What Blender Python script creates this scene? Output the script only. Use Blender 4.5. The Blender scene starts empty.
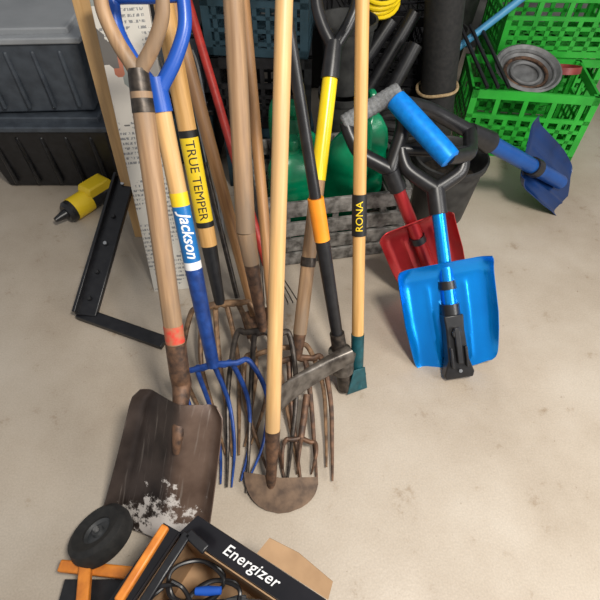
import bpy, math, random, bmesh
from mathutils import Vector, Matrix
random.seed(4)
sc=bpy.context.scene
H=1.4; PITCH=math.radians(50); F=300/math.tan(math.radians(32.5))
CP,SP=math.cos(PITCH),math.sin(PITCH)
CAM=Vector((0,0,H))
def ray(px,py):
    s=(px-300)/F; t=(300-py)/F
    return Vector((s,CP+SP*t,-SP+CP*t))
def at(px,py,d): return CAM+ray(px,py)*d
def Gz(px,py,z=0.0):
    r=ray(px,py); return CAM+r*((z-H)/r.z)
def Gy(px,py,Y):
    r=ray(px,py); return CAM+r*(Y/r.y)
V=Vector
def projy(p):
    d=p-CAM; dep=d.y*CP-d.z*SP; up=d.y*SP+d.z*CP
    return 300-F*up/dep
def tpy(A,T,py):
    lo,hi=-.3,1.3
    for _ in range(40):
        m=(lo+hi)/2
        if projy(A+(T-A)*m)>py: lo=m
        else: hi=m
    return m
# ---------------- camera
cd=bpy.data.cameras.new('camera'); cam=bpy.data.objects.new('camera',cd); sc.collection.objects.link(cam)
cam.location=CAM; cam.rotation_euler=(math.pi/2-PITCH,0,0)
cd.sensor_width=36; cd.angle=math.radians(65); cd.clip_start=0.02
sc.camera=cam
sc.view_settings.view_transform='Standard'
# ---------------- materials
def newmat(name):
    m=bpy.data.materials.new(name); m.use_nodes=True
    return m,m.node_tree.nodes,m.node_tree.links,m.node_tree.nodes['Principled BSDF']
def mat(name,c1,c2=None,rough=.5,metal=0,scale=20,sz=(1,1,1),detail=4,lo=.35,hi=.65,bump=0,coat=0):
    m,n,l,b=newmat(name)
    b.inputs['Roughness'].default_value=rough; b.inputs['Metallic'].default_value=metal
    if coat: b.inputs['Coat Weight'].default_value=coat; b.inputs['Coat Roughness'].default_value=.12
    if c2 is None: c2=tuple(x*.8 for x in c1)
    tc=n.new('ShaderNodeTexCoord'); mp=n.new('ShaderNodeMapping'); mp.inputs['Scale'].default_value=sz
    nz=n.new('ShaderNodeTexNoise'); nz.inputs['Scale'].default_value=scale; nz.inputs['Detail'].default_value=detail
    cr=n.new('ShaderNodeValToRGB'); cr.color_ramp.elements[0].position=lo; cr.color_ramp.elements[1].position=hi
    cr.color_ramp.elements[0].color=(*c2,1); cr.color_ramp.elements[1].color=(*c1,1)
    l.new(tc.outputs['Object'],mp.inputs['Vector']); l.new(mp.outputs[0],nz.inputs['Vector'])
    l.new(nz.outputs[0],cr.inputs[0])
    l.new(cr.outputs[0],b.inputs['Base Color'])
    if bump:
        bp=n.new('ShaderNodeBump'); bp.inputs['Strength'].default_value=bump; bp.inputs['Distance'].default_value=.002
        l.new(nz.outputs[0],bp.inputs['Height']); l.new(bp.outputs[0],b.inputs['Normal'])
    return m
def wood(name,c1,c2,rough=.5,worn=None):
    m=mat(name,c1,c2,rough,0,1.0,(90,90,5),5,.3,.7,.25)
    if worn:
        n=m.node_tree.nodes; l=m.node_tree.links; b=n['Principled BSDF']
        src=b.inputs['Base Color'].links[0].from_socket
        tc=n.new('ShaderNodeTexCoord'); mp=n.new('ShaderNodeMapping'); mp.inputs['Scale'].default_value=(14,14,3)
        nz=n.new('ShaderNodeTexNoise'); nz.inputs['Scale'].default_value=1; nz.inputs['Detail'].default_value=5
        l.new(tc.outputs['Object'],mp.inputs[0]); l.new(mp.outputs[0],nz.inputs['Vector'])
        cr=n.new('ShaderNodeValToRGB'); cr.color_ramp.elements[0].position=.42; cr.color_ramp.elements[1].position=.60
        l.new(nz.outputs[0],cr.inputs[0])
        mx=n.new('ShaderNodeMixRGB'); mx.inputs[2].default_value=(*worn,1)
        mu=n.new('ShaderNodeMath'); mu.operation='MULTIPLY'; mu.inputs[1].default_value=.8; l.new(cr.outputs[0],mu.inputs[0])
        l.new(mu.outputs[0],mx.inputs[0]); l.new(src,mx.inputs[1]); l.new(mx.outputs[0],b.inputs['Base Color'])
    return m
W_LIGHT=wood('light_wood',(.70,.41,.15),(.50,.265,.08))
W_PALE=wood('pale_wood',(.73,.46,.20),(.57,.32,.12),.45,(.50,.31,.14))
W_OLD=wood('weathered_wood',(.42,.26,.14),(.25,.145,.075),.55,(.19,.135,.09))
W_TAN=wood('tan_wood',(.50,.26,.10),(.30,.145,.055),.5,(.22,.12,.06))
RUST=mat('rusty_steel',(.18,.095,.054),(.05,.031,.023),.55,.35,45,bump=.4)
LRUST=mat('light_rusty_steel',(.32,.19,.10),(.11,.065,.04),.5,.3,45,bump=.4)
DIRT=mat('dirt_covered_steel',(.19,.12,.075),(.075,.046,.03),.7,.15,26,detail=8,bump=.6)
DSTEEL=mat('dark_steel',(.080,.064,.052),(.026,.022,.019),.42,.5,60,bump=.3)
GSTEEL=mat('grey_steel',(.17,.15,.13),(.05,.041,.034),.38,.45,30,detail=7,bump=.25)
DULL=mat('dull_zinc',(.24,.24,.24),(.14,.14,.14),.6,.4,20)
GALV=mat('galvanised_steel',(.45,.45,.45),(.3,.3,.3),.35,.8,30)
BLUEP=mat('blue_painted_steel',(.02,.075,.32),(.012,.04,.18),.38,.2,40)
BLUEPL=mat('blue_plastic',(.015,.09,.45),(.012,.07,.36),.33,0,10)
BLACKP=mat('black_plastic',(.016,.016,.018),(.009,.009,.010),.36,0,40)
BLACKM=mat('black_paint',(.012,.012,.014),(.006,.006,.008),.35,0,40)
RUBBER=mat('black_rubber',(.018,.017,.016),(.009,.009,.009),.7,0,60,bump=.3)
YEL=mat('yellow_fibreglass',(.90,.66,.01),(.80,.56,.01),.28,0,10)
ORG=mat('orange_plastic',(.88,.32,.02),(.78,.24,.015),.4,0,10)
ORGM=mat('orange_painted_steel',(.72,.24,.03),(.5,.15,.02),.45,0,30)
REDH=mat('red_paint',(.45,.03,.02),(.3,.02,.015),.45,0,30)
TEAL=mat('teal_painted_steel',(.01,.09,.11),(.006,.05,.06),.4,.2,40)
BLUEM=mat('blue_anodised_aluminium',(.0,.33,1.0),(.0,.28,.90),.26,.75,8,coat=.35)
BLUEF=mat('blue_foam_grip',(.0,.26,.85),(.0,.20,.70),.4,.3,60)
DBLUE=mat('dark_blue_plastic',(.006,.032,.13),(.004,.02,.08),.3,0,8)
MBLUE=mat('blue_enamelled_tube',(.008,.10,.40),(.006,.07,.30),.3,.3,8)
REDM=mat('red_anodised_aluminium',(.52,.03,.035),(.40,.022,.026),.32,.6,8,coat=.3)
GREYR=mat('grey_foam',(.22,.225,.23),(.14,.145,.15),.85,0,160,bump=.5)
HUBG=mat('grey_hub_plastic',(.05,.052,.055),(.03,.032,.034),.5,0,30)
GREEN=mat('green_plastic',(.0,.26,.11),(.0,.17,.07),.26,0,12)
DGREEN=mat('dark_green_plastic',(.0,.15,.06),(.0,.08,.032),.3,0,12)
CGREEN=mat('bright_green_plastic',(.03,.44,.04),(.02,.33,.03),.4,0,12)
GCRATE=mat('weathered_grey_plastic',(.27,.255,.235),(.06,.055,.048),.7,0,34,detail=8,bump=.5)
DTEAL=mat('dark_teal_plastic',(.02,.05,.07),(.01,.028,.038),.5,0,12)
LGREY=mat('light_grey_plastic',(.36,.375,.39),(.30,.315,.33),.5,0,6)
CARD=mat('brown_cardboard',(.42,.26,.14),(.33,.20,.105),.8,0,15)
BCARD=mat('black_printed_cardboard',(.012,.011,.014),(.006,.006,.008),.3,0,10)
WHITE=mat('white_ink',(.85,.85,.85),(.8,.8,.8),.4)
YINK=mat('yellow_ink',(.85,.60,.02),(.8,.55,.02),.4)
BINK=mat('black_ink',(.01,.01,.01),(.008,.008,.008),.5)
BLUEL=mat('blue_label',(.01,.16,.45),(.01,.14,.40),.35)
SILV=mat('bright_metal',(.6,.6,.6),(.5,.5,.5),.25,1,20)
LBLUE=mat('light_blue_plastic',(.08,.35,.60),(.06,.28,.5),.4)
TAN=mat('tan_rope',(.45,.33,.18),(.3,.2,.1),.8,0,80,bump=.5)
REDTAPE=mat('worn_red_paint',(.60,.05,.03),(.40,.16,.08),.6,0,60)
POTB=mat('dusty_black_plastic',(.04,.04,.038),(.014,.014,.014),.6,0,18)
SLATE=mat('slate_plastic',(.075,.09,.11),(.05,.06,.075),.5)

def blade_mat():
    m,n,l,b=newmat('worn_shovel_steel')
    b.inputs['Metallic'].default_value=.3; b.inputs['Roughness'].default_value=.42
    tc=n.new('ShaderNodeTexCoord')
    sep=n.new('ShaderNodeSeparateXYZ'); l.new(tc.outputs['Object'],sep.inputs[0])
    def ramp(fac,stops):
        c=n.new('ShaderNodeValToRGB'); e=c.color_ramp.elements
        e[0].position,e[0].color=stops[0][0],(*stops[0][1],1); e[1].position,e[1].color=stops[1][0],(*stops[1][1],1)
        l.new(fac,c.inputs[0]); return c
    nz=n.new('ShaderNodeTexNoise'); nz.inputs['Scale'].default_value=11; nz.inputs['Detail'].default_value=8
    l.new(tc.outputs['Object'],nz.inputs['Vector'])
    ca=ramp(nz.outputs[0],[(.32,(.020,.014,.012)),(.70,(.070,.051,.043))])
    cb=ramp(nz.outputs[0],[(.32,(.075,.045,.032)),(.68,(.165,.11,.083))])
    sx=n.new('ShaderNodeMapRange'); sx.inputs['From Min'].default_value=.0; sx.inputs['From Max'].default_value=.05; l.new(sep.outputs['X'],sx.inputs['Value'])  # darker left of ridge, rustier right: facet shading put into the colour
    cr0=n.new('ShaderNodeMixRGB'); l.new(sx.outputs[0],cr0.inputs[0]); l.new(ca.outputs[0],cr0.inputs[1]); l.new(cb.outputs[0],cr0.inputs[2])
    mp=n.new('ShaderNodeMapping'); mp.inputs['Scale'].default_value=(120,30,7); mp.inputs['Rotation'].default_value=(0,.25,0); l.new(tc.outputs['Object'],mp.inputs[0])
    sn=n.new('ShaderNodeTexNoise'); sn.inputs['Scale'].default_value=1; sn.inputs['Detail'].default_value=4; l.new(mp.outputs[0],sn.inputs['Vector'])
    sr=n.new('ShaderNodeValToRGB'); sr.color_ramp.elements[0].position=.60; sr.color_ramp.elements[1].position=.74; l.new(sn.outputs[0],sr.inputs[0])
    sm=n.new('ShaderNodeMath'); sm.operation='MULTIPLY'; sm.inputs[1].default_value=.45; l.new(sr.outputs[0],sm.inputs[0])
    cr=n.new('ShaderNodeMixRGB'); cr.inputs[2].default_value=(.26,.22,.19,1); l.new(sm.outputs[0],cr.inputs[0]); l.new(cr0.outputs[0],cr.inputs[1])
    n2=n.new('ShaderNodeTexNoise'); n2.inputs['Scale'].default_value=20; n2.inputs['Detail'].default_value=10; n2.inputs['Roughness'].default_value=.72
    l.new(tc.outputs['Object'],n2.inputs['Vector'])
    mr=n.new('ShaderNodeMapRange'); mr.inputs['From Min'].default_value=.05; mr.inputs['From Max'].default_value=.22
    mr.inputs['To Min'].default_value=.16; mr.inputs['To Max'].default_value=-.15
    l.new(sep.outputs['Z'],mr.inputs['Value'])
    ad=n.new('ShaderNodeMath'); ad.operation='ADD'; l.new(mr.outputs[0],ad.inputs[0]); l.new(n2.outputs[0],ad.inputs[1])
    sh=n.new('ShaderNodeMath'); sh.operation='SUBTRACT'; sh.inputs[1].default_value=.02; l.new(sep.outputs['X'],sh.inputs[0])
    ab=n.new('ShaderNodeMath'); ab.operation='ABSOLUTE'; l.new(sh.outputs[0],ab.inputs[0])
    m2=n.new('ShaderNodeMapRange'); m2.inputs['From Min'].default_value=.02; m2.inputs['From Max'].default_value=.14; m2.inputs['To Min'].default_value=.03; m2.inputs['To Max'].default_value=-.16
    l.new(ab.outputs[0],m2.inputs['Value'])
    a2=n.new('ShaderNodeMath'); a2.operation='ADD'; l.new(ad.outputs[0],a2.inputs[0]); l.new(m2.outputs[0],a2.inputs[1])
    gt=n.new('ShaderNodeValToRGB'); gt.color_ramp.elements[0].position=.56; gt.color_ramp.elements[1].position=.61
    l.new(a2.outputs[0],gt.inputs[0])
    mx=n.new('ShaderNodeMixRGB'); mx.inputs[2].default_value=(.64,.59,.55,1)
    l.new(gt.outputs[0],mx.inputs[0]); l.new(cr.outputs[0],mx.inputs[1]); l.new(mx.outputs[0],b.inputs['Base Color'])
    bp=n.new('ShaderNodeBump'); bp.inputs['Strength'].default_value=.3; bp.inputs['Distance'].default_value=.002
    l.new(n2.outputs[0],bp.inputs['Height']); l.new(bp.outputs[0],b.inputs['Normal'])
    return m
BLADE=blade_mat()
def concrete():
    m,n,l,b=newmat('concrete_floor')
    tc=n.new('ShaderNodeTexCoord')
    def nz(s,d,r=.5):
        a=n.new('ShaderNodeTexNoise'); a.inputs['Scale'].default_value=s; a.inputs['Detail'].default_value=d; a.inputs['Roughness'].default_value=r
        l.new(tc.outputs['Object'],a.inputs['Vector']); return a
    def ramp(src,stops):
        c=n.new('ShaderNodeValToRGB'); e=c.color_ramp.elements
        e[0].position,e[0].color=stops[0][0],(*stops[0][1],1); e[1].position,e[1].color=stops[-1][0],(*stops[-1][1],1)
        for p,col in stops[1:-1]:
            k=e.new(p); k.color=(*col,1)
        l.new(src.outputs[0],c.inputs[0]); return c
    def mul(a,b2,f=1):
        k=n.new('ShaderNodeMixRGB'); k.blend_type='MULTIPLY'; k.inputs[0].default_value=f
        l.new(a.outputs[0],k.inputs[1]); l.new(b2.outputs[0],k.inputs[2]); return k
    base=ramp(nz(2.0,6,.6),[(.30,(.36,.295,.225)),(.5,(.44,.375,.30)),(.70,(.505,.445,.37))])
    st=ramp(nz(8,8,.72),[(.30,(.64,.55,.45)),(.40,(1,1,1)),(1,(1,1,1))])
    sp=ramp(nz(34,5,.8),[(.29,(.40,.32,.25)),(.355,(1,1,1)),(1,(1,1,1))])
    fi=ramp(nz(200,3),[(.3,(.86,.86,.86)),(.7,(1.05,1.05,1.05))])
    o=mul(mul(mul(base,st,.75),sp,.8),fi,.8)
    l.new(o.outputs[0],b.inputs['Base Color'])
    b.inputs['Roughness'].default_value=.42
    bp=n.new('ShaderNodeBump'); bp.inputs['Strength'].default_value=.12; bp.inputs['Distance'].default_value=.003
    h=nz(90,5); l.new(h.outputs[0],bp.inputs['Height']); l.new(bp.outputs[0],b.inputs['Normal'])
    return m
CONC=concrete()
WALLM=mat('painted_wall',(.16,.155,.15),(.12,.115,.11),.8,0,2)
def printed():
    m,n,l,b=newmat('printed_carton')
    tc=n.new('ShaderNodeTexCoord'); sz_=n.new('ShaderNodeSeparateXYZ'); l.new(tc.outputs['Object'],sz_.inputs[0])
    def M2(op,a,bv):
        k=n.new('ShaderNodeMath'); k.operation=op
        l.new(a,k.inputs[0])
        if isinstance(bv,(int,float)): k.inputs[1].default_value=bv
        else: l.new(bv,k.inputs[1])
        return k.outputs[0]
    def noise(sc3,d=2):
        mp=n.new('ShaderNodeMapping'); mp.inputs['Scale'].default_value=sc3; l.new(tc.outputs['Object'],mp.inputs[0])
        k=n.new('ShaderNodeTexNoise'); k.inputs['Scale'].default_value=1; k.inputs['Detail'].default_value=d; l.new(mp.outputs[0],k.inputs['Vector']); return k.outputs[0]
    row=M2('GREATER_THAN',M2('FRACT',M2('MULTIPLY',sz_.outputs['Z'],62),0),.5)
    word=M2('GREATER_THAN',noise((170,1,62),2),.49)
    para=M2('GREATER_THAN',noise((9,1,9),2),.46)
    ink=M2('MULTIPLY',M2('MULTIPLY',row,word),para)
    mx0=n.new('ShaderNodeMixRGB'); mx0.inputs[1].default_value=(.60,.57,.51,1); mx0.inputs[2].default_value=(.22,.22,.22,1); l.new(ink,mx0.inputs[0])
    vo=n.new('ShaderNodeTexVoronoi'); vo.inputs['Scale'].default_value=13; vo.distance='CHEBYCHEV'
    l.new(tc.outputs['Object'],vo.inputs['Vector'])
    sp=n.new('ShaderNodeSeparateColor'); l.new(vo.outputs['Color'],sp.inputs[0])
    cr=n.new('ShaderNodeValToRGB'); cr.color_ramp.interpolation='CONSTANT'; e=cr.color_ramp.elements
    e[0].position=0; e[0].color=(.40,.14,.08,1); e[1].position=.2; e[1].color=(.25,.27,.25,1)
    k=e.new(.45); k.color=(.58,.54,.48,1); k=e.new(.8); k.color=(.12,.11,.10,1)
    l.new(sp.outputs[0],cr.inputs[0])
    hi=M2('GREATER_THAN',sz_.outputs['Z'],.60); pick=M2('GREATER_THAN',sp.outputs[1],.4)
    an=M2('MULTIPLY',hi,pick)
    mx=n.new('ShaderNodeMixRGB')
    l.new(an,mx.inputs[0]); l.new(mx0.outputs[0],mx.inputs[1]); l.new(cr.outputs[0],mx.inputs[2]); l.new(mx.outputs[0],b.inputs['Base Color'])
    b.inputs['Roughness'].default_value=.6
    return m
PRINT=printed()
# ---------------- geometry
class Geo:
    def __init__(s): s.v=[]; s.f=[]
    def box(s,c,sz,M=None):
        c=V(c); b=len(s.v)
        for x in(-1,1):
            for y in(-1,1):
                for z in(-1,1):
                    p=V((x*sz[0]/2,y*sz[1]/2,z*sz[2]/2))
                    if M is not None: p=M@p
                    s.v.append(c+p)
        for q in((0,1,3,2),(4,6,7,5),(0,4,5,1),(2,3,7,6),(0,2,6,4),(1,5,7,3)): s.f.append(tuple(b+i for i in q))
        return s
    def bar(s,A,B,w,t,up=(0,0,1)):
        A=V(A);B=V(B); z=(B-A); L=z.length; z.normalize()
        x=V(up).cross(z)
        if x.length<1e-4: x=V((1,0,0)).cross(z)
        x.normalize(); y=z.cross(x)
        M=Matrix((x,y,z)).transposed()
        return s.box((A+B)/2,(w,t,L),M)
    def loft(s,rings,cap=True,closed=False):
        b=len(s.v); n=len(rings[0])
        for r in rings: s.v+= [V(p) for p in r]
        m=len(rings)
        for i in range(m if closed else m-1):
            i2=(i+1)%m
            for j in range(n):
                j2=(j+1)%n
                s.f.append((b+i*n+j,b+i*n+j2,b+i2*n+j2,b+i2*n+j))
        if cap and not closed:
            s.f.append(tuple(b+j for j in reversed(range(n)))); s.f.append(tuple(b+(m-1)*n+j for j in range(n)))
        return s
    def tube(s,pts,rad,seg=12,ell=1.0,ref=None,closed=False,cap=True):
        pts=[V(p) for p in pts]; n=len(pts)
        if not hasattr(rad,'__len__'): rad=[rad]*n
        rings=[]; nrm=None
        for i,p in enumerate(pts):
            if closed: t=pts[(i+1)%n]-pts[i-1]
            elif i==0: t=pts[1]-p
            elif i==n-1: t=p-pts[i-1]
            else: t=(pts[i+1]-p).normalized()+(p-pts[i-1]).normalized()
            if t.length<1e-9: t=V((0,0,1))
            t.normalize()
            if nrm is None:
                r=V(ref) if ref is not None else (V((0,1,0)) if abs(t.y)<.9 else V((1,0,0)))
                nrm=(r-t*r.dot(t)).normalized()
            else:
                nrm=(nrm-t*nrm.dot(t)).normalized()
            bn=t.cross(nrm)
            rings.append([p+(bn*math.cos(a)*ell+nrm*math.sin(a))*rad[i] for a in [2*math.pi*k/seg for k in range(seg)]])
        return s.loft(rings,cap,closed)
    def lathe(s,prof,seg=32,M=None,cap=False):
        rings=[]
        for r,z in prof:
            ring=[V((r*math.cos(2*math.pi*k/seg),r*math.sin(2*math.pi*k/seg),z)) for k in range(seg)]
            if M is not None: ring=[M@p for p in ring]
            rings.append(ring)
        return s.loft(rings,cap)
    def sheet(s,fn,nu,nv,th):
        P=[[V(fn(-1+2*i/nu,j/nv)) for i in range(nu+1)] for j in range(nv+1)]
        b=len(s.v); A=(nu+1)*(nv+1)
        N=[]
        for j in range(nv+1):
            for i in range(nu+1):
                du=P[j][min(i+1,nu)]-P[j][max(i-1,0)]; dv=P[min(j+1,nv)][i]-P[max(j-1,0)][i]
                c=du.cross(dv); N.append(c.normalized() if c.length>1e-12 else V((0,-1,0)))
        for j in range(nv+1):
            for i in range(nu+1): s.v.append(P[j][i])
        k=0
        for j in range(nv+1):
            for i in range(nu+1): s.v.append(P[j][i]-N[k]*th); k+=1
        I=lambda i,j:b+j*(nu+1)+i
        for j in range(nv):
            for i in range(nu):
                s.f.append((I(i,j),I(i+1,j),I(i+1,j+1),I(i,j+1)))
                s.f.append((A+I(i,j),A+I(i,j+1),A+I(i+1,j+1),A+I(i+1,j)))
        for j in range(nv):
            s.f.append((I(0,j),I(0,j+1),A+I(0,j+1),A+I(0,j))); s.f.append((I(nu,j),A+I(nu,j),A+I(nu,j+1),I(nu,j+1)))
        for i in range(nu):
            s.f.append((I(i,0),A+I(i,0),A+I(i+1,0),I(i+1,0))); s.f.append((I(i,nv),I(i+1,nv),A+I(i+1,nv),A+I(i,nv)))
        return s
    def extr(s,poly,y0,y1):
        b=len(s.v); n=len(poly)
        for y in(y0,y1):
            for p in poly: s.v.append(V((p[0],y,p[1])))
        s.f.append(tuple(b+i for i in range(n))); s.f.append(tuple(b+n+i for i in reversed(range(n))))
        for i in range(n): s.f.append((b+i,b+n+i,b+n+(i+1)%n,b+(i+1)%n))
        return s
def spline(pts,n=8):
    pts=[V(p) for p in pts]; out=[]
    for i in range(len(pts)-1):
        p0=pts[max(i-1,0)];p1=pts[i];p2=pts[i+1];p3=pts[min(i+2,len(pts)-1)]
        for k in range(n):
            t=k/n; out.append(.5*((2*p1)+(p2-p0)*t+(2*p0-5*p1+4*p2-p3)*t*t+(3*p1-p0-3*p2+p3)*t**3))
    out.append(pts[-1]); return out
def lerp(a,b,t): return a+(b-a)*t
def frame(A,B,roll=0,xref=(1,0,0)):
    A=V(A);B=V(B); z=(B-A).normalized(); x=V(xref); x=(x-z*x.dot(z)).normalized(); y=z.cross(x)
    M=Matrix((x,y,z)).transposed().to_4x4(); M.translation=A
    return M@Matrix.Rotation(roll,4,'Z')
def rootof(name,loc,label,cat):
    o=bpy.data.objects.new(name,None); o.empty_display_size=.05; o.location=loc; sc.collection.objects.link(o)
    o['label']=label; o['category']=cat; return o
def mk(name,g,m,M=None,bevel=0,sharp=35):
    me=bpy.data.meshes.new(name); me.from_pydata([tuple(v) for v in g.v],[],g.f); me.update()
    bm=bmesh.new(); bm.from_mesh(me); bmesh.ops.recalc_face_normals(bm,faces=bm.faces); bm.to_mesh(me); bm.free()
    for p in me.polygons: p.use_smooth=True
    me.set_sharp_from_angle(angle=math.radians(sharp))
    me.materials.append(m)
    o=bpy.data.objects.new(name,me); sc.collection.objects.link(o)
    if M is not None: o.matrix_world=M
    if bevel:
        b=o.modifiers.new('bevel','BEVEL'); b.width=bevel; b.segments=2; b.limit_method='ANGLE'; b.angle_limit=math.radians(40)
    return o
def world(o):
    M=o.matrix_basis.copy()
    while o.parent:
        M=o.parent.matrix_basis@M
        o=o.parent
    return M
def part(root,name,g,m,M=None,bevel=0,label=None,sharp=35):
    o=mk(name,g,m,None,bevel,sharp); o.parent=root
    o.matrix_basis=world(root).inverted()@(M if M is not None else Matrix())
    if label: o['label']=label
    return o
def thing(name,g,m,label,cat,M=None,bevel=0):
    o=mk(name,g,m,M,bevel); o['label']=label; o['category']=cat; return o
def pole(root,name,A,B,r,m,r2=None,roll=0,label=None,seg=20,ell=1):
    A=V(A);B=V(B);L=(B-A).length; r2=r if r2 is None else r2
    g=Geo(); n=6
    g.tube([(0,0,L*i/n) for i in range(n+1)],[lerp(r,r2,i/n) for i in range(n+1)],seg,ell)
    return part(root,name,g,m,frame(A,B,roll),label=label)
def textmesh(s,size,bold=.0,shear=0,ext=.0004,slices=0,space=1.0):
    cu=bpy.data.curves.new('t','FONT'); cu.body=s; cu.size=size; cu.extrude=ext; cu.offset=bold*size; cu.shear=shear; cu.align_x='CENTER'; cu.align_y='CENTER'
    cu.resolution_u=4; cu.space_character=space
    o=bpy.data.objects.new('t',cu); sc.collection.objects.link(o); bpy.context.view_layer.update()
    me=bpy.data.meshes.new_from_object(o.evaluated_get(bpy.context.evaluated_depsgraph_get()))
    bm=bmesh.new(); bm.from_mesh(me); bmesh.ops.triangulate(bm,faces=bm.faces)
    for i in range(slices):
        y=-size*.5+size*(i+.5)/slices
        bmesh.ops.bisect_plane(bm,geom=list(bm.verts)+list(bm.edges)+list(bm.faces),plane_co=(0,y,0),plane_no=(0,1,0))
    bm.verts.ensure_lookup_table(); bm.verts.index_update()
    vs=[v.co.copy() for v in bm.verts]; fs=[tuple(v.index for v in f.verts) for f in bm.faces]
    bm.free()
    bpy.data.objects.remove(o); bpy.data.meshes.remove(me)
    return vs,fs
def wraptext(root,s,size,m,M,r,z0,down=True,ang=0,bold=.01,length=None,shear=0,space=1.0):
    vs,fs=textmesh(s,size,bold,slices=12,shear=shear,space=space); g=Geo()
    w=max(v.x for v in vs)-min(v.x for v in vs); cx=(max(v.x for v in vs)+min(v.x for v in vs))/2
    cy=(max(v.y for v in vs)+min(v.y for v in vs))/2
    st=(length/w) if length else 1
    for v in vs:
        sgn=1 if down else -1
        a=ang+sgn*(v.y-cy)/r; rr=r+v.z
        g.v.append(V((rr*math.sin(a),-rr*math.cos(a),z0-sgn*(v.x-cx)*st)))
    g.f=fs
    return part(root,'lettering',g,m,M)
def camang(M,z=0):
    p=M.inverted()@CAM; return math.atan2(p.x,-p.y)
def fork_head(root,S,T,w,n,r,bow,m,dip=.05,xref=(1,0,0),taper=.5,endw=.93,tocam=False,sweep=0,mid=1.10):
    S=V(S);T=V(T);a=(T-S); L=a.length; a.normalize()
    x=V(xref); x=(x-a*x.dot(a)).normalized(); nn=a.cross(x)
    if nn.y<0: nn=-nn
    if tocam: nn=-nn
    for i in range(n):
        u=-1+2*i/(n-1); ln=.96+.05*random.random()-.05*abs(u)
        P=[S, S+x*u*w*.6+a*.008+nn*.004, S+x*u*w*.98+a*dip+nn*bow*.3, S+x*(u*w*mid+sweep)+a*L*.35+nn*bow, S+x*(u*w*(endw+mid)/2+sweep)+a*L*.7+nn*bow*.8, S+x*u*w*endw+a*L*ln]
        pts=spline(P,7); k=len(pts)
        for p in pts: p.z=max(p.z,r+.001)      # tines rest on the concrete, never below it
        O=Matrix.Translation(S)
        g=Geo().tube([p-S for p in pts],[r*(1-(j/k)**2*(1-taper*.5)) for j in range(k)],10)
        part(root,'tine',g,m,O)
def dgrip(root,N,up,w,h,arm_r,bar_r,m_arm,m_bar,xref=(1,0,0),armname='yoke'):
    M=frame(N,up,0,xref)
    for sgn in(-1,1):
        pts=spline([(0,0,-.03),(sgn*w*.12,0,.0),(sgn*w*.6,0,h*.3),(sgn*w*.97,0,h*.65),(sgn*w,0,h)],6)
        g=Geo().tube(pts,[arm_r*1.15-(arm_r*.25)*i/len(pts) for i in range(len(pts))],12)
        part(root,armname,g,m_arm,M)
    g=Geo().tube([(-w*1.12,0,h),(-w*1.1,0,h),(-w*.5,0,h),(0,0,h),(w*.5,0,h),(w*1.1,0,h),(w*1.12,0,h)],[bar_r*.7,bar_r*.95,bar_r,bar_r*1.05,bar_r,bar_r*.95,bar_r*.7],16)
    part(root,'grip',g,m_bar,M)
def dgrip_ends(root,N,back,Pa,Pb,arm_r,bar_r,m_arm,m_bar,ribs=0):
    O=Matrix.Translation(N)
    mid=(Pa+Pb)/2
    for P in(Pa,Pb):
        e=lerp(P,mid,.10)
        c1=lerp(N,mid,.16)+(e-mid)*.28; c2=lerp(N,mid,.48)+(e-mid)*.84
        pts=spline([back-N,V((0,0,0)),c1-N,c2-N,lerp(c2,e,.6)+(e-mid)*.05-N,e-N],6); k=len(pts)
        part(root,'yoke',Geo().tube(pts,[arm_r*1.2-(arm_r*.25)*i/k for i in range(k)],14),m_arm,O)
    MB=frame(Pa,Pb,0,(0,0,1)); L=(Pb-Pa).length; n=ribs*4 if ribs else 8
    zs=[0,.004]+[.004+(L-.008)*i/n for i in range(1,n)]+[L-.004,L]
    rs=[bar_r*.75,bar_r*.95]+[bar_r*(1.0 if (not ribs or i%4<2) else .95) for i in range(1,n)]+[bar_r*.95,bar_r*.75]
    part(root,'grip',Geo().tube([(0,0,z) for z in zs],rs,20),m_bar,MB)
def band(root,name,M,r_,z0,z1,m,label=None):
    return part(root,name,Geo().tube([(0,0,z0),(0,0,lerp(z0,z1,.5)),(0,0,z1)],r_,24),m,M,label=label)
# ================= structure
g=Geo().box((0,1.2,-.05),(7,7,.1)); o=mk('floor',g,CONC); o['kind']='structure'
g=Geo().box((0,3.55,1.3),(7,.1,2.6)); o=mk('wall_back',g,WALLM); o['kind']='structure'
# ================= square shovel
S=at(183,398,1.27); T=at(141,92,1.03); Bt=Gz(157,532,.004)
r=rootof('square_shovel',Bt,'worn square shovel, wooden shaft, brown steel blade resting on concrete','shovel')
L=(S-Bt).length
def bl(u,v):
    w=lerp(.150,.124,v)
    if v>.90: w*=1-.16*((v-.90)/.10)**2
    uc=.18
    k=(u-uc)/(1-uc) if u>uc else (uc-u)/(1+uc)
    rg=max(0,1-k); rg=rg-.06*math.exp(-(k/.12)**2)
    y=-.095*rg*(.45+.55*v) -.040*max(0,(abs(u)-.75)/.25)**1.6 +.010*math.sin(v*math.pi)
    return (u*w,y,v*L*1.02-.022*(1-v)*(abs(u)**2-.3))
g=Geo().sheet(bl,40,16,.003)
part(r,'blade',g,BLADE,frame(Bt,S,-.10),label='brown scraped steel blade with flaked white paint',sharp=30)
P1=lerp(S,T,tpy(S,T,343))
Mx=frame(lerp(S,Bt,.22),P1)
pts=[lerp(S,Bt,.30)+V((.020,-.058,.040)),lerp(S,Bt,.14)+V((.014,-.052,.040)),lerp(S,T,.04),lerp(S,T,.10),P1]
g=Geo().tube([Mx.inverted()@p for p in spline(pts,5)],[.008+.019*min(1,i/11) for i in range(21)],14)
part(r,'socket',g,RUST,Mx)
pole(r,'shaft',lerp(S,T,.12),T,.0240,W_OLD,.0240)
pole(r,'paint_band',lerp(S,T,tpy(S,T,342)),lerp(S,T,tpy(S,T,325)),.0248,REDTAPE,label='worn red paint band')
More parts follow.
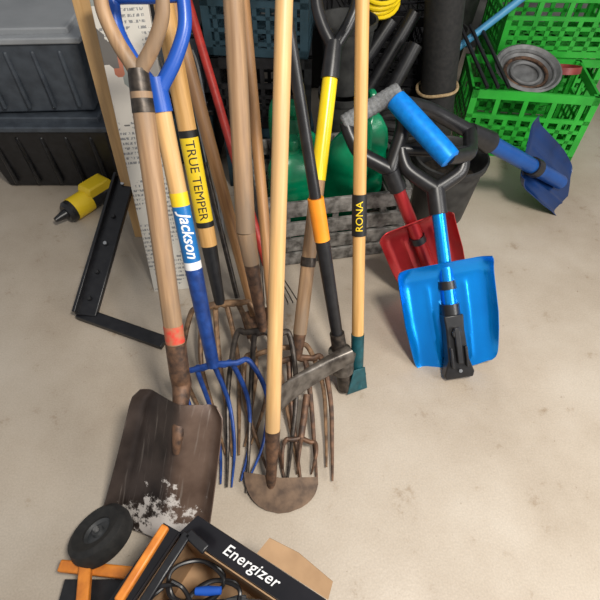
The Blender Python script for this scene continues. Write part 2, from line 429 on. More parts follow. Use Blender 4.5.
pole(r,'ferrule',lerp(S,T,tpy(S,T,113)),lerp(S,T,1.06),.0250,DSTEEL,.022)
T2=lerp(S,T,1.06)
dgrip(r,T2,at(128,-40,.92),.062,.16,.0155,.016,W_OLD,W_OLD)
# ================= blue manure fork
S=at(213,364,1.38); T=at(157,88,1.09)
tip=Gz(232,490,.006)
r=rootof('manure_fork',tip,'manure fork with blue tines, blue D grip and pale wooden shaft','fork')
fork_head(r,S,tip,.108,5,.0092,.075,BLUEP,.012,endw=.55,sweep=.016)
pole(r,'ferrule',lerp(S,T,-.01),lerp(S,T,tpy(S,T,268)),.018,BLUEP,.0235,label='blue painted steel ferrule')
pole(r,'shaft',lerp(S,T,tpy(S,T,275)),T,.0225,W_PALE)
A,B=lerp(S,T,tpy(S,T,271)),lerp(S,T,tpy(S,T,192)); M=frame(A,B); Lb=(B-A).length; ca=camang(M)
band(r,'label_sticker',M,.0231,0,Lb*.14,WHITE,'white paper sticker')
band(r,'label_sticker',M,.0231,Lb*.14,Lb*.84,BLUEL,'blue paper sticker')
band(r,'label_sticker',M,.0231,Lb*.84,Lb,YINK,'yellow paper sticker')
wraptext(r,'Jackson',.044,WHITE,M,.0235,Lb*.49,True,ca,.015,Lb*.60,.3)
dgrip(r,T,at(146,-20,1.03),.078,.19,.0165,.018,BLUEPL,BLUEPL)
pole(r,'grip_neck',lerp(S,T,.93),lerp(S,T,1.03),.026,BLUEPL,.023)
# ================= fork with yellow label
S=at(220,303,1.6); T=at(162,-5,1.22); tip=Gz(236,458,.006)
r=rootof('manure_fork',tip,'rusty-tined manure fork, pale shaft, yellow sticker and black ferrule','fork')
fork_head(r,S,tip,.110,6,.0110,.08,LRUST,.02,endw=.45,mid=1.42)
pole(r,'ferrule',lerp(S,T,0),lerp(S,T,tpy(S,T,240)),.018,BLACKP,.026,label='black plastic ferrule')
pole(r,'shaft',lerp(S,T,tpy(S,T,245)),T,.0265,W_LIGHT)
A,B=lerp(S,T,tpy(S,T,226)),lerp(S,T,tpy(S,T,130)); M=frame(A,B); Lb=(B-A).length; ca=camang(M)
band(r,'label_sticker',M,.0272,0,Lb,YINK,'yellow paper sticker with black lettering')
band(r,'label_sticker',M,.0274,Lb*.93,Lb,BINK,'black paper sticker')
band(r,'label_sticker',M,.0274,0,Lb*.06,BINK,'black paper sticker')
wraptext(r,'TRUE TEMPER',.038,BINK,M,.0276,Lb*.495,True,ca,0,Lb*.82)
# ================= poles behind
A=Gz(262,338,.01); B=Gy(168,-12,1.62)
r=rootof('garden_hoe',Gz(262,338,.0),'long-handled tool with brown wooden shaft leaning behind forks','hoe')
pole(r,'shaft',lerp(A,B,.08),B,.021,W_TAN)
part(r,'blade',Geo().sheet(lambda u,v:(u*.05,-.01*u*u,v*.10+.01),8,4,.003),RUST,frame(A,B,0))
A=Gz(280,310,.01); B=Gy(184,-12,1.8)
r=rootof('leaf_rake',A,'red-shafted leaf rake with thin steel tines','rake')
pole(r,'shaft',lerp(A,B,.15),B,.015,REDH)
M=frame(A,B)
for i in range(9):
    u=-1+i/4
    part(r,'tine',Geo().tube(spline([(0,0,.25),(u*.04,0,.13),(u*.07,0,.03),(u*.075,-.03,.02)],5),.0022,6),DSTEEL,M)
A=Gz(238,300,.0); B=Gy(178,55,1.62)
r=rootof('spring_rake',A,'old leaf rake with thin grey steel rods standing upright','rake')
M=frame(A,B); L=(B-A).length
part(r,'shaft',Geo().tube([(0,0,0.01),(0,0,L*.6)],.010,12),DSTEEL,M)
for i in range(6):
    u=-1+i*.4
    part(r,'tine',Geo().tube(spline([(0,0,L*.25),(u*.03,0,L*.5),(u*.055,0,L*.9),(u*.055,-.03,L)],6),.0036,6),GALV,M)
# ================= hay fork, thick grey-brown shaft
S=at(263,330,1.45); T=at(233,-10,1.08); tip=Gz(256,502,.006)
r=rootof('hay_fork',tip,'old hay fork with thick weathered shaft and dark curved tines','fork')
fork_head(r,S,tip,.085,4,.0105,.06,DSTEEL,.015,endw=1.0,mid=1.25)
K=at(246,232,1.30)
pole(r,'ferrule',S,lerp(S,K,.80),.014,RUST,.023)
pole(r,'shaft',lerp(S,K,.7),K,.0225,W_OLD,.0265)
pole(r,'shaft',K,T,.0265,W_OLD,.0245)
# ================= light wood fork
S=at(276,348,1.52); T=at(243,-10,1.38); tip=Gz(300,480,.006)
r=rootof('hay_fork',tip,'hay fork with straight light wooden shaft and rusty tines','fork')
fork_head(r,S,tip,.105,3,.0095,.03,LRUST,.015,endw=.8,mid=1.2)
pole(r,'ferrule',S,lerp(S,T,.12),.010,RUST,.016)
pole(r,'shaft',lerp(S,T,.10),T,.017,W_TAN)
# ================= centre edger
A=Gz(271,488,.02); T=Gy(284.5,-14,1.13)
r=rootof('half_moon_edger',Gz(271,488,0),'long light wooden shafted edger with brown rounded blade','edger')
pole(r,'shaft',lerp(A,T,tpy(A,T,437)),T,.0205,W_PALE,.0190)
pole(r,'socket',A,lerp(A,T,tpy(A,T,430)),.013,RUST,.0215)
Ma=frame(Gz(284,513,.006),Gz(281,478,.035)); Lm=(Gz(284,513,.006)-Gz(281,478,.035)).length
def hm(u,v):
    w=.105*math.sqrt(max(.02,1-(1-v)**2.4))
    return (u*w,-.012*(1-u*u)*v,v*Lm-.018*u*v+.010*abs(u)*v)
part(r,'blade',Geo().sheet(hm,18,10,.003),DIRT,Ma,label='rust-brown half-round steel blade')
# ================= yellow fork
S=at(297,357,1.50); T=at(332,62,1.32); tip=Gz(310,492,.006)
r=rootof('spading_fork',tip,'spading fork with yellow upper shaft, black D grip and steel tines','fork')
fork_head(r,S,tip,.080,4,.0105,.025,RUST,.012,endw=.85,mid=1.15)
pole(r,'ferrule',S,lerp(S,T,.10),.015,RUST,.021)
pole(r,'shaft',lerp(S,T,.09),lerp(S,T,tpy(S,T,178)),.0215,W_OLD,.0215,label='lower wooden shaft')
pole(r,'collar',lerp(S,T,tpy(S,T,266)),lerp(S,T,tpy(S,T,257)),.0235,DSTEEL)
pole(r,'shaft',lerp(S,T,tpy(S,T,180)),T,.0225,YEL,.0215,label='yellow fibreglass shaft')
pole(r,'grip_neck',lerp(S,T,.95),lerp(S,T,1.06),.027,BLACKP,.023)
dgrip(r,lerp(S,T,1.05),at(339,-40,1.26),.055,.15,.017,.017,BLACKP,YEL)
# ================= grub hoe
A=at(345,384,1.555); T=at(283.5,-4,1.03)
r=rootof('grub_hoe',V((A.x,A.y,0)),'grub hoe with black shaft, orange collar and worn steel head','hoe')
Q=lambda y:lerp(A,T,tpy(A,T,y))
pole(r,'shaft',A,T,.0170,BLACKP,.0140)
pole(r,'collar',Q(240),Q(198),.0220,ORG,.0220,label='orange plastic collar')
pole(r,'collar',Q(246),Q(240),.020,BLACKP)
pole(r,'shaft_sleeve',Q(335),Q(246),.0180,BLACKP,.0205)
pole(r,'socket',Q(388),Q(333),.025,DSTEEL,.023)
H0=at(273,404,1.32); H1=at(350,355,1.46)
L=(H1-H0).length
MH=frame(H0,H1,0,(.40,.60,.70))
rings=[]
for i in range(29):
    v=i/28
    w=lerp(.046,.034,v/.6) if v<.6 else lerp(.034,.028,(v-.6)/.4)
    th=lerp(.003,.022,v**1.3)
    cx=-.020*math.sin(v*math.pi); cy=-.030*math.sin(v*math.pi*.95)
    if v<.06: w*=.86+.14*math.sqrt(v/.06)
    rings.append([V((cx+w*math.copysign(abs(math.cos(a))**.4,math.cos(a)),cy+th*math.copysign(abs(math.sin(a))**.7,math.sin(a)),v*L)) for a in [2*math.pi*k/24 for k in range(24)]])
part(r,'head',Geo().loft(rings),GSTEEL,MH,label='worn dark grey forged steel head',sharp=50)
E=Q(360)
part(r,'eye',Geo().lathe([(.018,-.045),(.036,-.045),(.039,.0),(.036,.042),(.018,.042),(.018,-.045)],24),GSTEEL,frame(E,T))
pk=frame(E,E+(H1-H0))
part(r,'poll',Geo().loft([[V((x*w_,y*d_,z)) for x,y in((-1,-1),(1,-1),(1,1),(-1,1))] for z,w_,d_ in((0,.028,.028),(.03,.025,.025),(.050,.021,.018))]),GSTEEL,pk,bevel=.004)
# ================= cultivator
S=Gz(301,438,.05); tip=Gz(297,474,.009)
r=rootof('hand_cultivator',tip,'rusty cultivator head with curved prongs lying among forks','cultivator')
fork_head(r,S,tip,.045,3,.0075,.02,RUST,.010,tocam=True)
pole(r,'shaft',S,Gz(307,395,.08),.010,RUST,.011)
# ================= pole with black sticker, teal head
A=Gz(357,386,.01); T=Gy(362.5,-12,1.30)
Q=lambda y:lerp(A,T,tpy(A,T,y))
r=rootof('ice_scraper',A,'long light wooden shaft with teal steel head and black sticker','scraper')
pole(r,'shaft',Q(345),T,.0190,W_LIGHT,.0175)
pole(r,'ferrule',A,Q(334),.019,TEAL,.0210,label='teal painted steel ferrule')
part(r,'blade',Geo().sheet(lambda u,v:(u*lerp(.040,.022,v),-.01*v,v*.09),6,5,.004),TEAL,frame(A+V((-.0,-.02,0)),T,.5),bevel=.001)
part(r,'bolt',Geo().tube([(-.03,0,.04),(.03,0,.04)],.009,10),DSTEEL,frame(A,T,.5))
M=frame(A,T); ca=camang(M)
za=(Q(235)-A).length; zb=(Q(194)-A).length
band(r,'label_sticker',M,.0215,za,zb,BINK,'black paper sticker')
wraptext(r,'RONA',.029,YINK,M,.0222,(za+zb)/2,False,ca,.0,(zb-za)*.72)
# ================= red & blue shovels
def compact_shovel(name,label,Bb,Bm,Ntop,halfw,mb,ms,mbar,Pa,Pb,xref=(1,0,0),clamp=True,bl=None,barr=.019,ribs=0,sr=.0225):
    r=rootof(name,Bb,label,'shovel')
    L=(Bm-Bb).length if bl is None else bl
    M=frame(Bb,Bm,0,xref)
    def f(u,v):
        w=halfw*(.90+.10*min(1,v/.5)) 
        if v<.12: w*=.86+.14*math.sqrt(max(0,1-((.12-v)/.12)**2))
        e=max(0,(v-.94)/.06); w*=1-.05*e*e
        y=-.026*max(0,(abs(u)-.72)/.28)**2*min(1,.3+v*2)-.030*max(0,(v-.82)/.18)**2
        y+=-.004*math.exp(-((abs(u)-.40)/.05)**2)*(1 if .08<v<.8 else 0)
        return (u*w,y,v*L+ .018*u*u*max(0,1-v*5))
    part(r,'blade',Geo().sheet(f,44,34,.003),mb,M)
    A=lerp(Bb,Bm,.36)-M.to_3x3()@V((0,.026,0))
    pole(r,'shaft',A,Ntop,sr,ms,sr*.96)
    Q=lambda t:lerp(A,Ntop,t)
    pole(r,'collar',Q(.33),Q(.39),sr*1.27,BLACKP,sr*1.22)
    if clamp:
        MM=frame(Q(-.28),Q(.35))
        g=Geo().loft([[V((x*w,y*d-.0,z)) for x,y in((-1,-1),(1,-1),(1,1),(-1,1))] for z,w,d in((-.02,.046,.010),(.0,.050,.018),(.05,.034,.028),(.15,.030,.028),(.20,.033,.029))])
        part(r,'hinge',g,BLACKP,MM,bevel=.005)
        g=Geo().box((0,-.036,.10),(.018,.02,.12)); g.lathe([(0,0),(.016,0),(.016,.012),(0,.012)],18,Matrix.Translation((0,-.032,.14))@Matrix.Rotation(math.pi/2,4,'X'))
        g.box((-.024,-.032,.06),(.010,.018,.07)).box((.024,-.032,.06),(.010,.018,.07))
        part(r,'lever',g,BLACKP,MM,bevel=.003)
        part(r,'collar',Geo().tube([(0,0,.20),(0,0,.235)],.030,20),BLACKP,MM)
        g=Geo().lathe([(0,0),(.006,0),(.006,.005),(0,.005)],14,Matrix.Translation((.0,-.026,.012))@Matrix.Rotation(math.pi/2,4,'X'))
        part(r,'bolt',g,SILV,MM)
    pole(r,'grip_neck',Q(.86),Q(1.04),sr*1.3,BLACKP,.030)
    dgrip_ends(r,Q(1.03),Q(.95),Pa,Pb,.0225,barr,BLACKP,mbar,ribs)
    return r
compact_shovel('snow_shovel','blue aluminium compact snow shovel, black D grip, blade on concrete',
   Gz(457,369,.0),at(442,262,1.54),at(436,194,1.52),.150,BLUEM,BLUEM,BLACKP,at(398,149,1.50),at(466,152,1.50),xref=(1,.0,.16),barr=.019)
compact_shovel('snow_shovel','red aluminium compact snow shovel with ribbed grey foam D grip',
   Gz(437,290,.0),at(412,218,1.62),at(392,174,1.53),.130,REDM,REDM,GREYR,at(343,124,1.50),at(400,90,1.46),xref=(1,.1,.42),clamp=False,barr=.027,ribs=12)
Bb=Gz(568,196,.0); Bm=at(528,158,2.06); Nk=at(474,134,1.68)
compact_shovel('snow_shovel','dark blue snow shovel with bright blue foam grip across bucket rim',
   Bb,Bm,Nk,.16,DBLUE,MBLUE,BLUEF,at(395,99,1.44),at(451,160,1.40),xref=(.75,.65,-.1),clamp=False,bl=.42,barr=.034,sr=.032)
# ================= bucket + rolled mat
c=V((.625,1.70,0))
g=Geo().lathe([(0,0),(.110,0),(.115,.01),(.138,.27),(.150,.275),(.152,.30),(.143,.303),(.138,.295),(.132,.27),(.108,.02),(0,.02)],40)
r=rootof('planter_pot',c,'dusty black plastic planter pot standing on concrete','pot')
part(r,'body',g,POTB,Matrix.Translation(c))
part(r,'soil',Geo().lathe([(0,.20),(.123,.20)],32),mat('dark_soil',(.06,.045,.03),(.02,.015,.01),.9,0,60,bump=1),Matrix.Translation(c))
A=Gy(443,118,2.12); A=V((A.x,2.15,0)); B=Gy(446,-25,2.15)
r=rootof('rolled_mat',A,'rolled black rubber mat standing upright, tied with tan rope','mat')
M=frame(A,B); L=(B-A).length
g=Geo(); pts=[]
for i in range(90):
    a=i*.22; pts.append((.035+.052*i/90,a))
ri=[V((q*math.cos(a),q*math.sin(a),0)) for q,a in pts]; ro=[V(((q-.006)*math.cos(a),(q-.006)*math.sin(a),0)) for q,a in pts]
ring=ri+ro[::-1]
g.loft([[p+V((0,0,z)) for p in ring] for z in(0,L/2,L)])
part(r,'mat_roll',g,RUBBER,M)
zz=(Gy(445,97,2.07)-A).length
part(r,'rope',Geo().tube([(.0905*math.cos(a),.0905*math.sin(a),zz+.004*math.sin(a*3)) for a in [k*math.pi/16 for k in range(32)]],.007,8,closed=True),TAN,M)
# ================= crates
def crate(name,label,c,sz,rot,m,nx=6,nz=3,bw=.012,cat='crate'):
    X,Y,Z=sz; g=Geo(); t=.012
    for sx in(-1,1):
        for sy in(-1,1): g.box((sx*(X/2-.015),sy*(Y/2-.015),Z/2),(.03,.03,Z))
    for z,h in((Z-.02,.04),(.015,.03),(Z*.62,.02)):
        g.box((0,Y/2-t/2,z),(X,t,h)); g.box((0,-Y/2+t/2,z),(X,t,h)); g.box((X/2-t/2,0,z),(t,Y-.03,h)); g.box((-X/2+t/2,0,z),(t,Y-.03,h))
    for z in [Z*.62*k/nz for k in range(1,nz)]:
        for s in(-1,1):
            g.box((0,s*(Y/2-t/2),z),(X,t*.8,bw*.8)); g.box((s*(X/2-t/2),0,z),(t*.8,Y-.03,bw*.8))
    for i in range(1,nx):
        x=-X/2+X*i/nx; y=-Y/2+Y*i/nx
        for s in(-1,1):
            g.box((x,s*(Y/2-t/2),Z*.32),(bw,t*.8,Z*.6)); g.box((s*(X/2-t/2),y,Z*.32),(t*.8,bw,Z*.6))
            if i%2==0:
                g.box((x,s*(Y/2-t/2),Z*.8),(bw,t*.8,Z*.38)); g.box((s*(X/2-t/2),y,Z*.8),(t*.8,bw,Z*.38))
        g.box((x,0,.008),(bw,Y-.02,.012)); g.box((0,y,.008),(X-.02,bw,.012))
    M=Matrix.Translation(V(c))@Matrix.Rotation(rot,4,'Z')
    return thing(name,g,m,label,cat,M)
X,Y,Z=.56,.42,.32; g=Geo()
for s in(-1,1):
    for q in(-1,1): g.box((s*(X/2-.02),q*(Y/2-.02),Z/2),(.04,.04,Z))
    for z,h in((.035,.062),(.110,.064),(.190,.066),(.285,.068)):
        g.box((0,s*(Y/2+.004),z),(X,.014,h)); g.box((s*(X/2+.004),0,z),(.014,Y,h))
    for k in range(1,6):
        g.box((-X/2+X*k/6,s*(Y/2-.006),Z/2),(.024,.010,Z*.96))
for k in range(5): g.box((0,-Y/2+.05+.08*k,.012),(X-.02,.06,.012))
thing('milk_crate',g,GCRATE,'weathered grey slatted crate holding green jugs','crate',Matrix.Translation((.10,1.61,0))@Matrix.Rotation(math.radians(10),4,'Z'),.003)
crate('milk_crate','bright green plastic milk crate on concrete',(1.13,2.34,0),(.58,.40,.34),math.radians(-8),CGREEN,9,4,.022)
crate('milk_crate','bright green plastic milk crate raised behind another crate',(1.36,2.82,0),(.60,.42,.30),math.radians(-5),CGREEN,8,4,.024)
crate('milk_crate','bright green plastic milk crate stacked on another',(1.36,2.82,.305),(.60,.42,.30),math.radians(-3),CGREEN,8,4,.024)
for i in range(3):
    crate('milk_crate','dark teal plastic milk crate in a stack' if i!=1 else 'black plastic milk crate between teal ones',(-.15,2.09,.30*i),(.40,.36,.295),math.radians(4-5*i),DTEAL if i!=1 else BLACKP,8,4,.016)['group']='dark stacked milk crates'
for i in range(2):
    crate('milk_crate','black plastic milk crate in a stack' ,(.36,2.47,.31*i),(.46,.38,.305),math.radians(-6+5*i),BLACKP,8,4,.020)['group']='dark stacked milk crates'
def jug(c,w,d,h,rot,m,label):
    r=rootof('plastic_jug',c,label,'jug')
    M=Matrix.Translation(V(c))@Matrix.Rotation(rot,4,'Z')
    rings=[]
    for z,s in((0,.9),(.02,1),(.3,1),(.32,.96),(.36,.96),(.38,1),(.55,1.0),(.57,.96),(.60,.96),(.62,1),(.70,.96),(.78,.82),(.86,.46),(.88,.28),(.93,.26)):
        ring=[]
        for k in range(32):
            a=2*math.pi*k/32; ca_,sa=math.cos(a),math.sin(a); e=.42
            ring.append(V((math.copysign(abs(ca_)**e,ca_)*w/2*s,math.copysign(abs(sa)**e,sa)*d/2*s,z*h)))
        rings.append(ring)
    part(r,'body',Geo().loft(rings),m,M)
    part(r,'cap',Geo().lathe([(0,h*1.0),(.026,h*1.0),(.03,h*.985),(.03,h*.92),(0,h*.92)],20),DGREEN,M)
    part(r,'handle',Geo().tube(spline([(w*.08,0,h*.84),(w*.20,0,h*1.0),(w*.44,0,h*.98),(w*.52,0,h*.80),(w*.46,0,h*.58)],6),.014,10),m,M)
jug((-.03,1.53,.02),.18,.15,.46,.3,GREEN,'green plastic jug standing in the grey crate')
jug((.18,1.60,.02),.16,.14,.50,-.5,GREEN,'green plastic jug standing in the grey crate')
jug((-.03,1.71,.02),.16,.13,.50,2.9,DGREEN,'dark green plastic jug standing in the grey crate')
jug((.29,1.74,.02),.12,.12,.50,1.9,GREEN,'green plastic jug standing in the grey crate')
def pot(c,r1,h,m,label):
    g=Geo().lathe([(0,0),(r1*.75,0),(r1,h*.93),(r1*1.08,h*.93),(r1*1.1,h),(r1*1.02,h),(r1*.72,.01),(0,.01)],32)
    return thing('plant_pot',g,POTB,label,'pot',Matrix.Translation(V(c)))
pot((.19,2.05,0),.10,.40,POTB,'tall black plastic plant pot beside the crates')
pot((.19,2.05,.41),.11,.28,POTB,'black plastic plant pot stacked on another')
pot((.76,2.70,0),.12,.42,POTB,'wide black plastic plant pot behind the rolled mat')
pot((.86,3.08,0),.18,.58,POTB,'tall black plastic pot against the crates')
g=Geo()
for k in range(7): 
    z=.02+.03*k
    g.tube([(-.26,-.18,z),(.26,-.18,z),(.26,.18,z),(-.26,.18,z)],.006,6,closed=True)
for i in range(14):
    x=-.26+.04*i; g.tube([(x,-.18,.2),(x,-.18,.02),(x,.18,.02),(x,.18,.2)],.004,6)
thing('wire_basket',g,BLACKM,'black wire basket resting on black crate','basket',Matrix.Translation((.42,2.44,.625))@Matrix.Rotation(.15,4,'Z'))
def coil(name,label,c,R,r_,n,m,M=Matrix(),cat='hose'):
    pts=[]
    for i in range(n*24):
        a=2*math.pi*i/24; q=R*(1+.05*math.sin(i*.37)); pts.append((q*math.cos(a),q*math.sin(a),r_*1.6*i/24+.006*math.sin(i*.21)))
    return thing(name,Geo().tube(pts,r_,8),m,label,cat,Matrix.Translation(V(c))@M)
p=Gy(377,1,2.22); coil('extension_cord','coiled yellow extension cord on top of black crates',p,.085,.009,6,YEL,Matrix.Rotation(.5,4,'X'))
coil('garden_hose','coiled black rubber hose beside stacked crates',(.46,2.02,.03),.12,.020,9,RUBBER)
for k,(a,b_) in enumerate((((368,92,2.1),(415,12,2.2)),((384,104,2.0),(416,44,2.08)),((352,80,2.12),(392,20,2.2)))):
    A=Gy(*a);B=Gy(*b_)
    thing('drain_pipe',Geo().tube([A,lerp(A,B,.5),B],.030,16),BLACKP,'black plastic drain pipe laid against crates','pipe')
p=V((1.10,2.33,.33))
MB=Matrix.Translation(p)@Matrix.Rotation(.3,4,'X')
r=rootof('metal_bowl',p,'dull grey metal bowl with rolled rims resting in green crate','bowl')
part(r,'body',Geo().lathe([(0,0),(.10,0),(.15,.05),(.16,.055),(.15,.06),(.10,.01),(0,.01)],36),DULL,MB)
for q,zz_ in((.13,.03),(.10,.014),(.07,.012)):
    part(r,'rim',Geo().tube([(q*math.cos(a),q*math.sin(a),zz_+.012) for a in [k*math.pi/18 for k in range(36)]],.008,8,closed=True),RUST if q==.10 else DULL,MB)
g=Geo().lathe([(0,0),(.09,0),(.09,.03),(.085,.03),(.085,.01),(0,.01)],30)
thing('round_tin',g,mat('red_tin',(.3,.05,.04),(.2,.03,.03),.4),'red round tin beside the metal bowl','tin',Matrix.Translation((1.30,2.38,.33))@Matrix.Rotation(-.3,4,'X'))
A=Gy(455,50,2.52);B=Gy(535,-12,2.56)
thing('blue_pipe',Geo().tube([A,lerp(A,B,.5),B],.018,12),LBLUE,'light blue plastic pipe laid across crates','pipe')
for k in range(3):
    A=V((.80+.05*k,2.56,.48)); B=V((.87+.05*k,2.16,.36))
    thing('garden_stake',Geo().tube([A,B],.009,8),BLACKP,'thin black garden stake across the green crate','stake')['group']='black garden stakes'
# ================= totes left
def tote(c,sz,m,ml,label,rot=0):
    X,Y,Z=sz; r=rootof('storage_tote',c,label,'storage box'); M=Matrix.Translation(V(c))@Matrix.Rotation(rot,4,'Z')
    g=Geo(); rings=[]
    for z,s in((0,.9),(Z*.85,1.0)):
        rings.append([V((sx*X/2*s,sy*Y/2*s,z)) for sx,sy in((-1,-1),(1,-1),(1,1),(-1,1))])
    g.loft(rings)
    for i in range(5): g.box((-X*.36+X*.18*i,-Y/2*.97,Z*.42),(.02,.02,Z*.7))
    part(r,'body',g,m,M,bevel=.01)
    g=Geo().box((0,0,Z*.88),(X*1.06,Y*1.06,Z*.07)); g.box((0,0,Z*.94),(X*.9,Y*.88,Z*.08)); g.box((X*.53,0,Z*.86),(.02,.1,.06))
    part(r,'lid',g,ml,M,bevel=.006)
tote((-1.14,2.10,0),(.60,.45,.36),BLACKP,SLATE,'black storage tote with grey lid on concrete')
tote((-1.16,2.13,.36),(.58,.44,.34),SLATE,LGREY,'slate storage tote with light grey lid stacked on another',.05)
tote((-.58,2.27,0),(.38,.42,.34),DTEAL,BLACKP,'dark storage tote behind the leaning tools',-.05)
tote((-.58,2.30,.345),(.36,.40,.30),SLATE,BLACKP,'slate grey storage tote with black lid',.06)
tote((-.6,2.95,0),(.7,.45,.42),DTEAL,BLACKP,'dark storage tote against the wall',.0)
tote((.3,3.1,0),(.7,.45,.42),BLACKP,BLACKP,'black storage tote against the wall',.0)
# planks, carton
A=Gz(148,236,0); B=Gy(86,-12,1.78)
thing('wooden_plank',Geo().box((0,0,(B-A).length/2),(.110,.022,(B-A).length)),W_PALE,'wide pale wooden plank leaning upright','plank',frame(A,B,0,(1,-.1,0)),.002)
A=Gz(176,290,0); B=Gy(116,-12,1.62); L=(B-A).length; M=frame(A,B,0,(1,.1,0))
thing('long_carton',Geo().box((0,.015,L/2),(.170,.03,L)),PRINT,'long narrow printed carton leaning upright behind tools','box',M,.002)
# ================= black bracket
r=rootof('shelf_bracket',Gz(84,318,0),'black steel angled shelf bracket standing on concrete','bracket')
a=Gz(80,313,.015); b=Gz(165,343,.015); c=Gz(86,316,.02); d=at(126,178,1.95)
part(r,'foot',Geo().bar(a,b,.050,.02,(0,0,1)),BLACKM,bevel=.003)
part(r,'upright',Geo().bar(c,d,.080,.022,(0,-.5,.8)),BLACKM,bevel=.003)
part(r,'upright_flange',Geo().bar(c+V((-.035,0,.02)),d+V((-.035,0,.02)),.012,.03,(0,-.5,.8)),BLACKM,bevel=.002)
for t in(.12,.3,.5,.7,.95):
    q=lerp(c,d,t)+V((0,-.012,.012)); part(r,'bolt',Geo().lathe([(0,0),(.009,0),(.007,.006),(0,.007)],14),SILV if t in(.5,.95) else BLACKP,Matrix.Translation(q)@Matrix.Rotation(.5,4,'X'))
p=Gz(97,206,0)
r=rootof('caulking_tool',p,'yellow and black pistol-shaped hand tool lying on concrete','tool')
M=Matrix.Translation(p)@Matrix.Rotation(.95,4,'Z')@Matrix.Scale(1.35,4)
part(r,'body',Geo().tube([(-.11,0,.04),(-.10,0,.04),(.05,0,.04),(.06,0,.04)],[.028,.036,.036,.028],16),BLACKP,M)
part(r,'grip',Geo().extr([(.0,.02),(.04,.02),(.06,-.0),(.09,-.0),(.09,.04),(.06,.09),(-.02,.09),(-.03,.07)],-.030,.030),YINK,M,bevel=.006)
part(r,'band',Geo().tube([(-.085,0,.04),(-.02,0,.04)],.038,18),YINK,M,label='yellow band')
part(r,'nozzle',Geo().tube([(-.11,0,.04),(-.15,0,.04)],[.016,.008],12),BLACKP,M)
# ================= bottom: black carton
C1=Gz(180,532,.24); C2=Gz(292,608,.24); e=(C2-C1); e.z=0; e.normalize(); yv=V((-e.y,e.x,0))
M=Matrix((e,yv,V((0,0,1)))).transposed().to_4x4(); M.translation=V((C1.x,C1.y,0))
r=rootof('open_carton',M.translation,'open black battery carton with white lettering holding cables','box')
X,Y,Z=.36,.30,.24; t=.004
g=Geo().box((X/2,0,Z/2),(X,t,Z)).box((X/2,-Y,Z/2),(X,t,Z)).box((0,-Y/2,Z/2),(t,Y,Z)).box((X,-Y/2,Z/2),(t,Y,Z)).box((X/2,-Y/2,t),(X,Y,t))
part(r,'body',g,BCARD,M)
g=Geo().box((X/2,-.0045,Z/2),(X-.012,.003,Z-.02)).box((X/2,-Y+.0045,Z/2),(X-.012,.003,Z-.02)).box((.0045,-Y/2,Z/2),(.003,Y-.012,Z-.02)).box((X-.0045,-Y/2,Z/2),(.003,Y-.012,Z-.02)).box((X/2,-Y/2,.009),(X-.012,Y-.012,.003))
part(r,'lining',g,CARD,M,label='brown unprinted cardboard inside')
fa=math.atan2(.03,.062)
MF=M@Matrix.Translation((0,0,Z))@Matrix.Rotation(fa,4,'X')
SW=Matrix(((1,0,0,0),(0,0,1,0),(0,-1,0,0),(0,0,0,1)))
fl=part(r,'flap',Geo().extr([(0,0),(X,0),(X-.01,.050),(.02,.050)],-.002,.002),BCARD,MF@SW)
vs,fs=textmesh('Energizer',.0345,.006,.35,space=1.05); g=Geo(); g.v=[V((v.x+.178,v.y+.025,v.z+.0030)) for v in vs]; g.f=fs
part(fl,'lettering',g,WHITE,MF)
part(r,'flap',Geo().box((-.03,-Y/2,Z-.02),(.06,Y,.004),Matrix.Rotation(-.5,3,'Y')),BCARD,M)
MG=M@Matrix.Translation((0,.047,Z+.022))@Matrix.Rotation(.4,4,'X')
part(r,'flap',Geo().extr([(.18,0),(X-.006,0),(X-.012,.034),(.26,.046),(.19,.040)],-.002,.002),CARD,MG@SW,label='brown unprinted cardboard flap')
def inb(x,y,z): return M@V((x,y,z))
for k in range(10):
    cx,cy=.07+.058*(k%4),-.055-.020*k; pts=[]
    for i in range(40):
        a=2*math.pi*i/20; pts.append((.062*math.cos(a)*(1+.1*math.sin(i+k)),.042*math.sin(a),.012*math.sin(i*.7+k)+.0009*i))
    gr=k in(2,5)
    thing('power_cable',Geo().tube(spline(pts,3),.0048,8),HUBG if gr else BLACKP,'coiled grey cable inside the carton' if gr else 'coiled black cable inside the carton','cable',Matrix.Translation(inb(cx,cy,.15+.011*k))@Matrix.Rotation(.5*k,4,'Z')@Matrix.Rotation(.3,4,'X'))['group']='cables in the carton'
thing('power_adapter',Geo().box((0,0,0),(.09,.06,.04)),BLACKP,'black plastic power adapter inside the carton','adapter',Matrix.Translation(inb(.24,-.07,.15))@Matrix.Rotation(.4,4,'Z')@Matrix.Rotation(.2,4,'X'),.006)
thing('blue_pouch',Geo().lathe([(0,-.03),(.008,-.028),(.010,0),(.008,.028),(0,.03)],20),BLUEPL,'small blue plastic case inside the carton','case',Matrix.Translation(inb(.12,-.06,.215))@Matrix.Rotation(1.4,4,'Y'))
thing('paper_leaflet',Geo().box((0,0,0),(.22,.16,.003),Matrix.Rotation(.15,3,'X')),BCARD,'folded dark leaflet inside the carton','leaflet',Matrix.Translation(inb(.16,-.13,.10)))
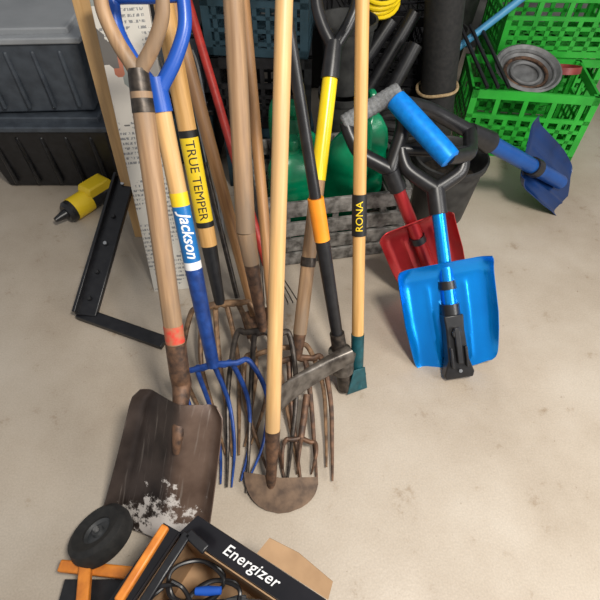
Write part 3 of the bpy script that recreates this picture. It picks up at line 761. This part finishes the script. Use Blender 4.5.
# ================= hand truck
c=at(101,535,1.22); ax=V((-.38,.36,.86)).normalized()
r=rootof('hand_truck',V((c.x,c.y,0)),'orange hand truck lying down with black rubber wheel','hand truck')
M=frame(c,c+ax)
part(r,'wheel',Geo().lathe([(.038,-.022),(.064,-.030),(.078,-.022),(.083,0),(.078,.022),(.064,.030),(.038,.022),(.038,-.022)],36),RUBBER,M)
part(r,'hub',Geo().lathe([(0,.020),(.014,.020),(.016,.012),(.032,.010),(.039,.018),(.039,-.014),(0,-.014)],30),HUBG,M,label='dark grey plastic hub')
part(r,'axle',Geo().tube([(0,0,-.07),(0,0,.028)],.007,12),DULL,M)
part(r,'frame_rail',Geo().bar(Gz(166,526,.26),Gz(118,602,.26),.019,.019,(0,0,1)),ORGM,bevel=.004)
part(r,'crossbar',Geo().bar(Gz(60,566,.06),Gz(140,574,.06),.028,.020,(0,0,1)),ORGM,bevel=.004)
part(r,'frame_rail',Geo().bar(Gz(86,564,.08),Gz(80,640,.08),.030,.020,(0,0,1)),ORGM,bevel=.004)
part(r,'toe_plate',Geo().bar(Gz(60,598,.04),Gz(150,598,.04),.08,.006,(0,0,1)),BLACKM,bevel=.001)
g=Geo().bar(Gz(188,533,.27),Gz(140,608,.27),.020,.012,(0,0,1)); g.bar(Gz(188,533,.27),Gz(206,550,.27),.022,.012,(0,0,1))
thing('hacksaw',g,BLACKM,'black metal saw frame resting on the carton edge','saw',None,.003)
# ================= lights
w=bpy.data.worlds.new('world'); sc.world=w; w.use_nodes=True
w.node_tree.nodes['Background'].inputs[0].default_value=(.94,.96,1,1); w.node_tree.nodes['Background'].inputs[1].default_value=.36
def area(name,loc,tgt,size,e,col):
    l=bpy.data.lights.new(name,'AREA'); l.size=size; l.energy=e; l.color=col
    o=bpy.data.objects.new(name,l); sc.collection.objects.link(o); o.location=loc
    o.rotation_euler=(V(tgt)-V(loc)).to_track_quat('-Z','Y').to_euler()
area('ceiling_lamp',(.6,-.1,2.4),(.35,.55,0),.38,62,(1,.95,.87))
area('door_daylight',(2.4,-.4,1.6),(.4,.8,0),1.2,56,(1,.975,.94))
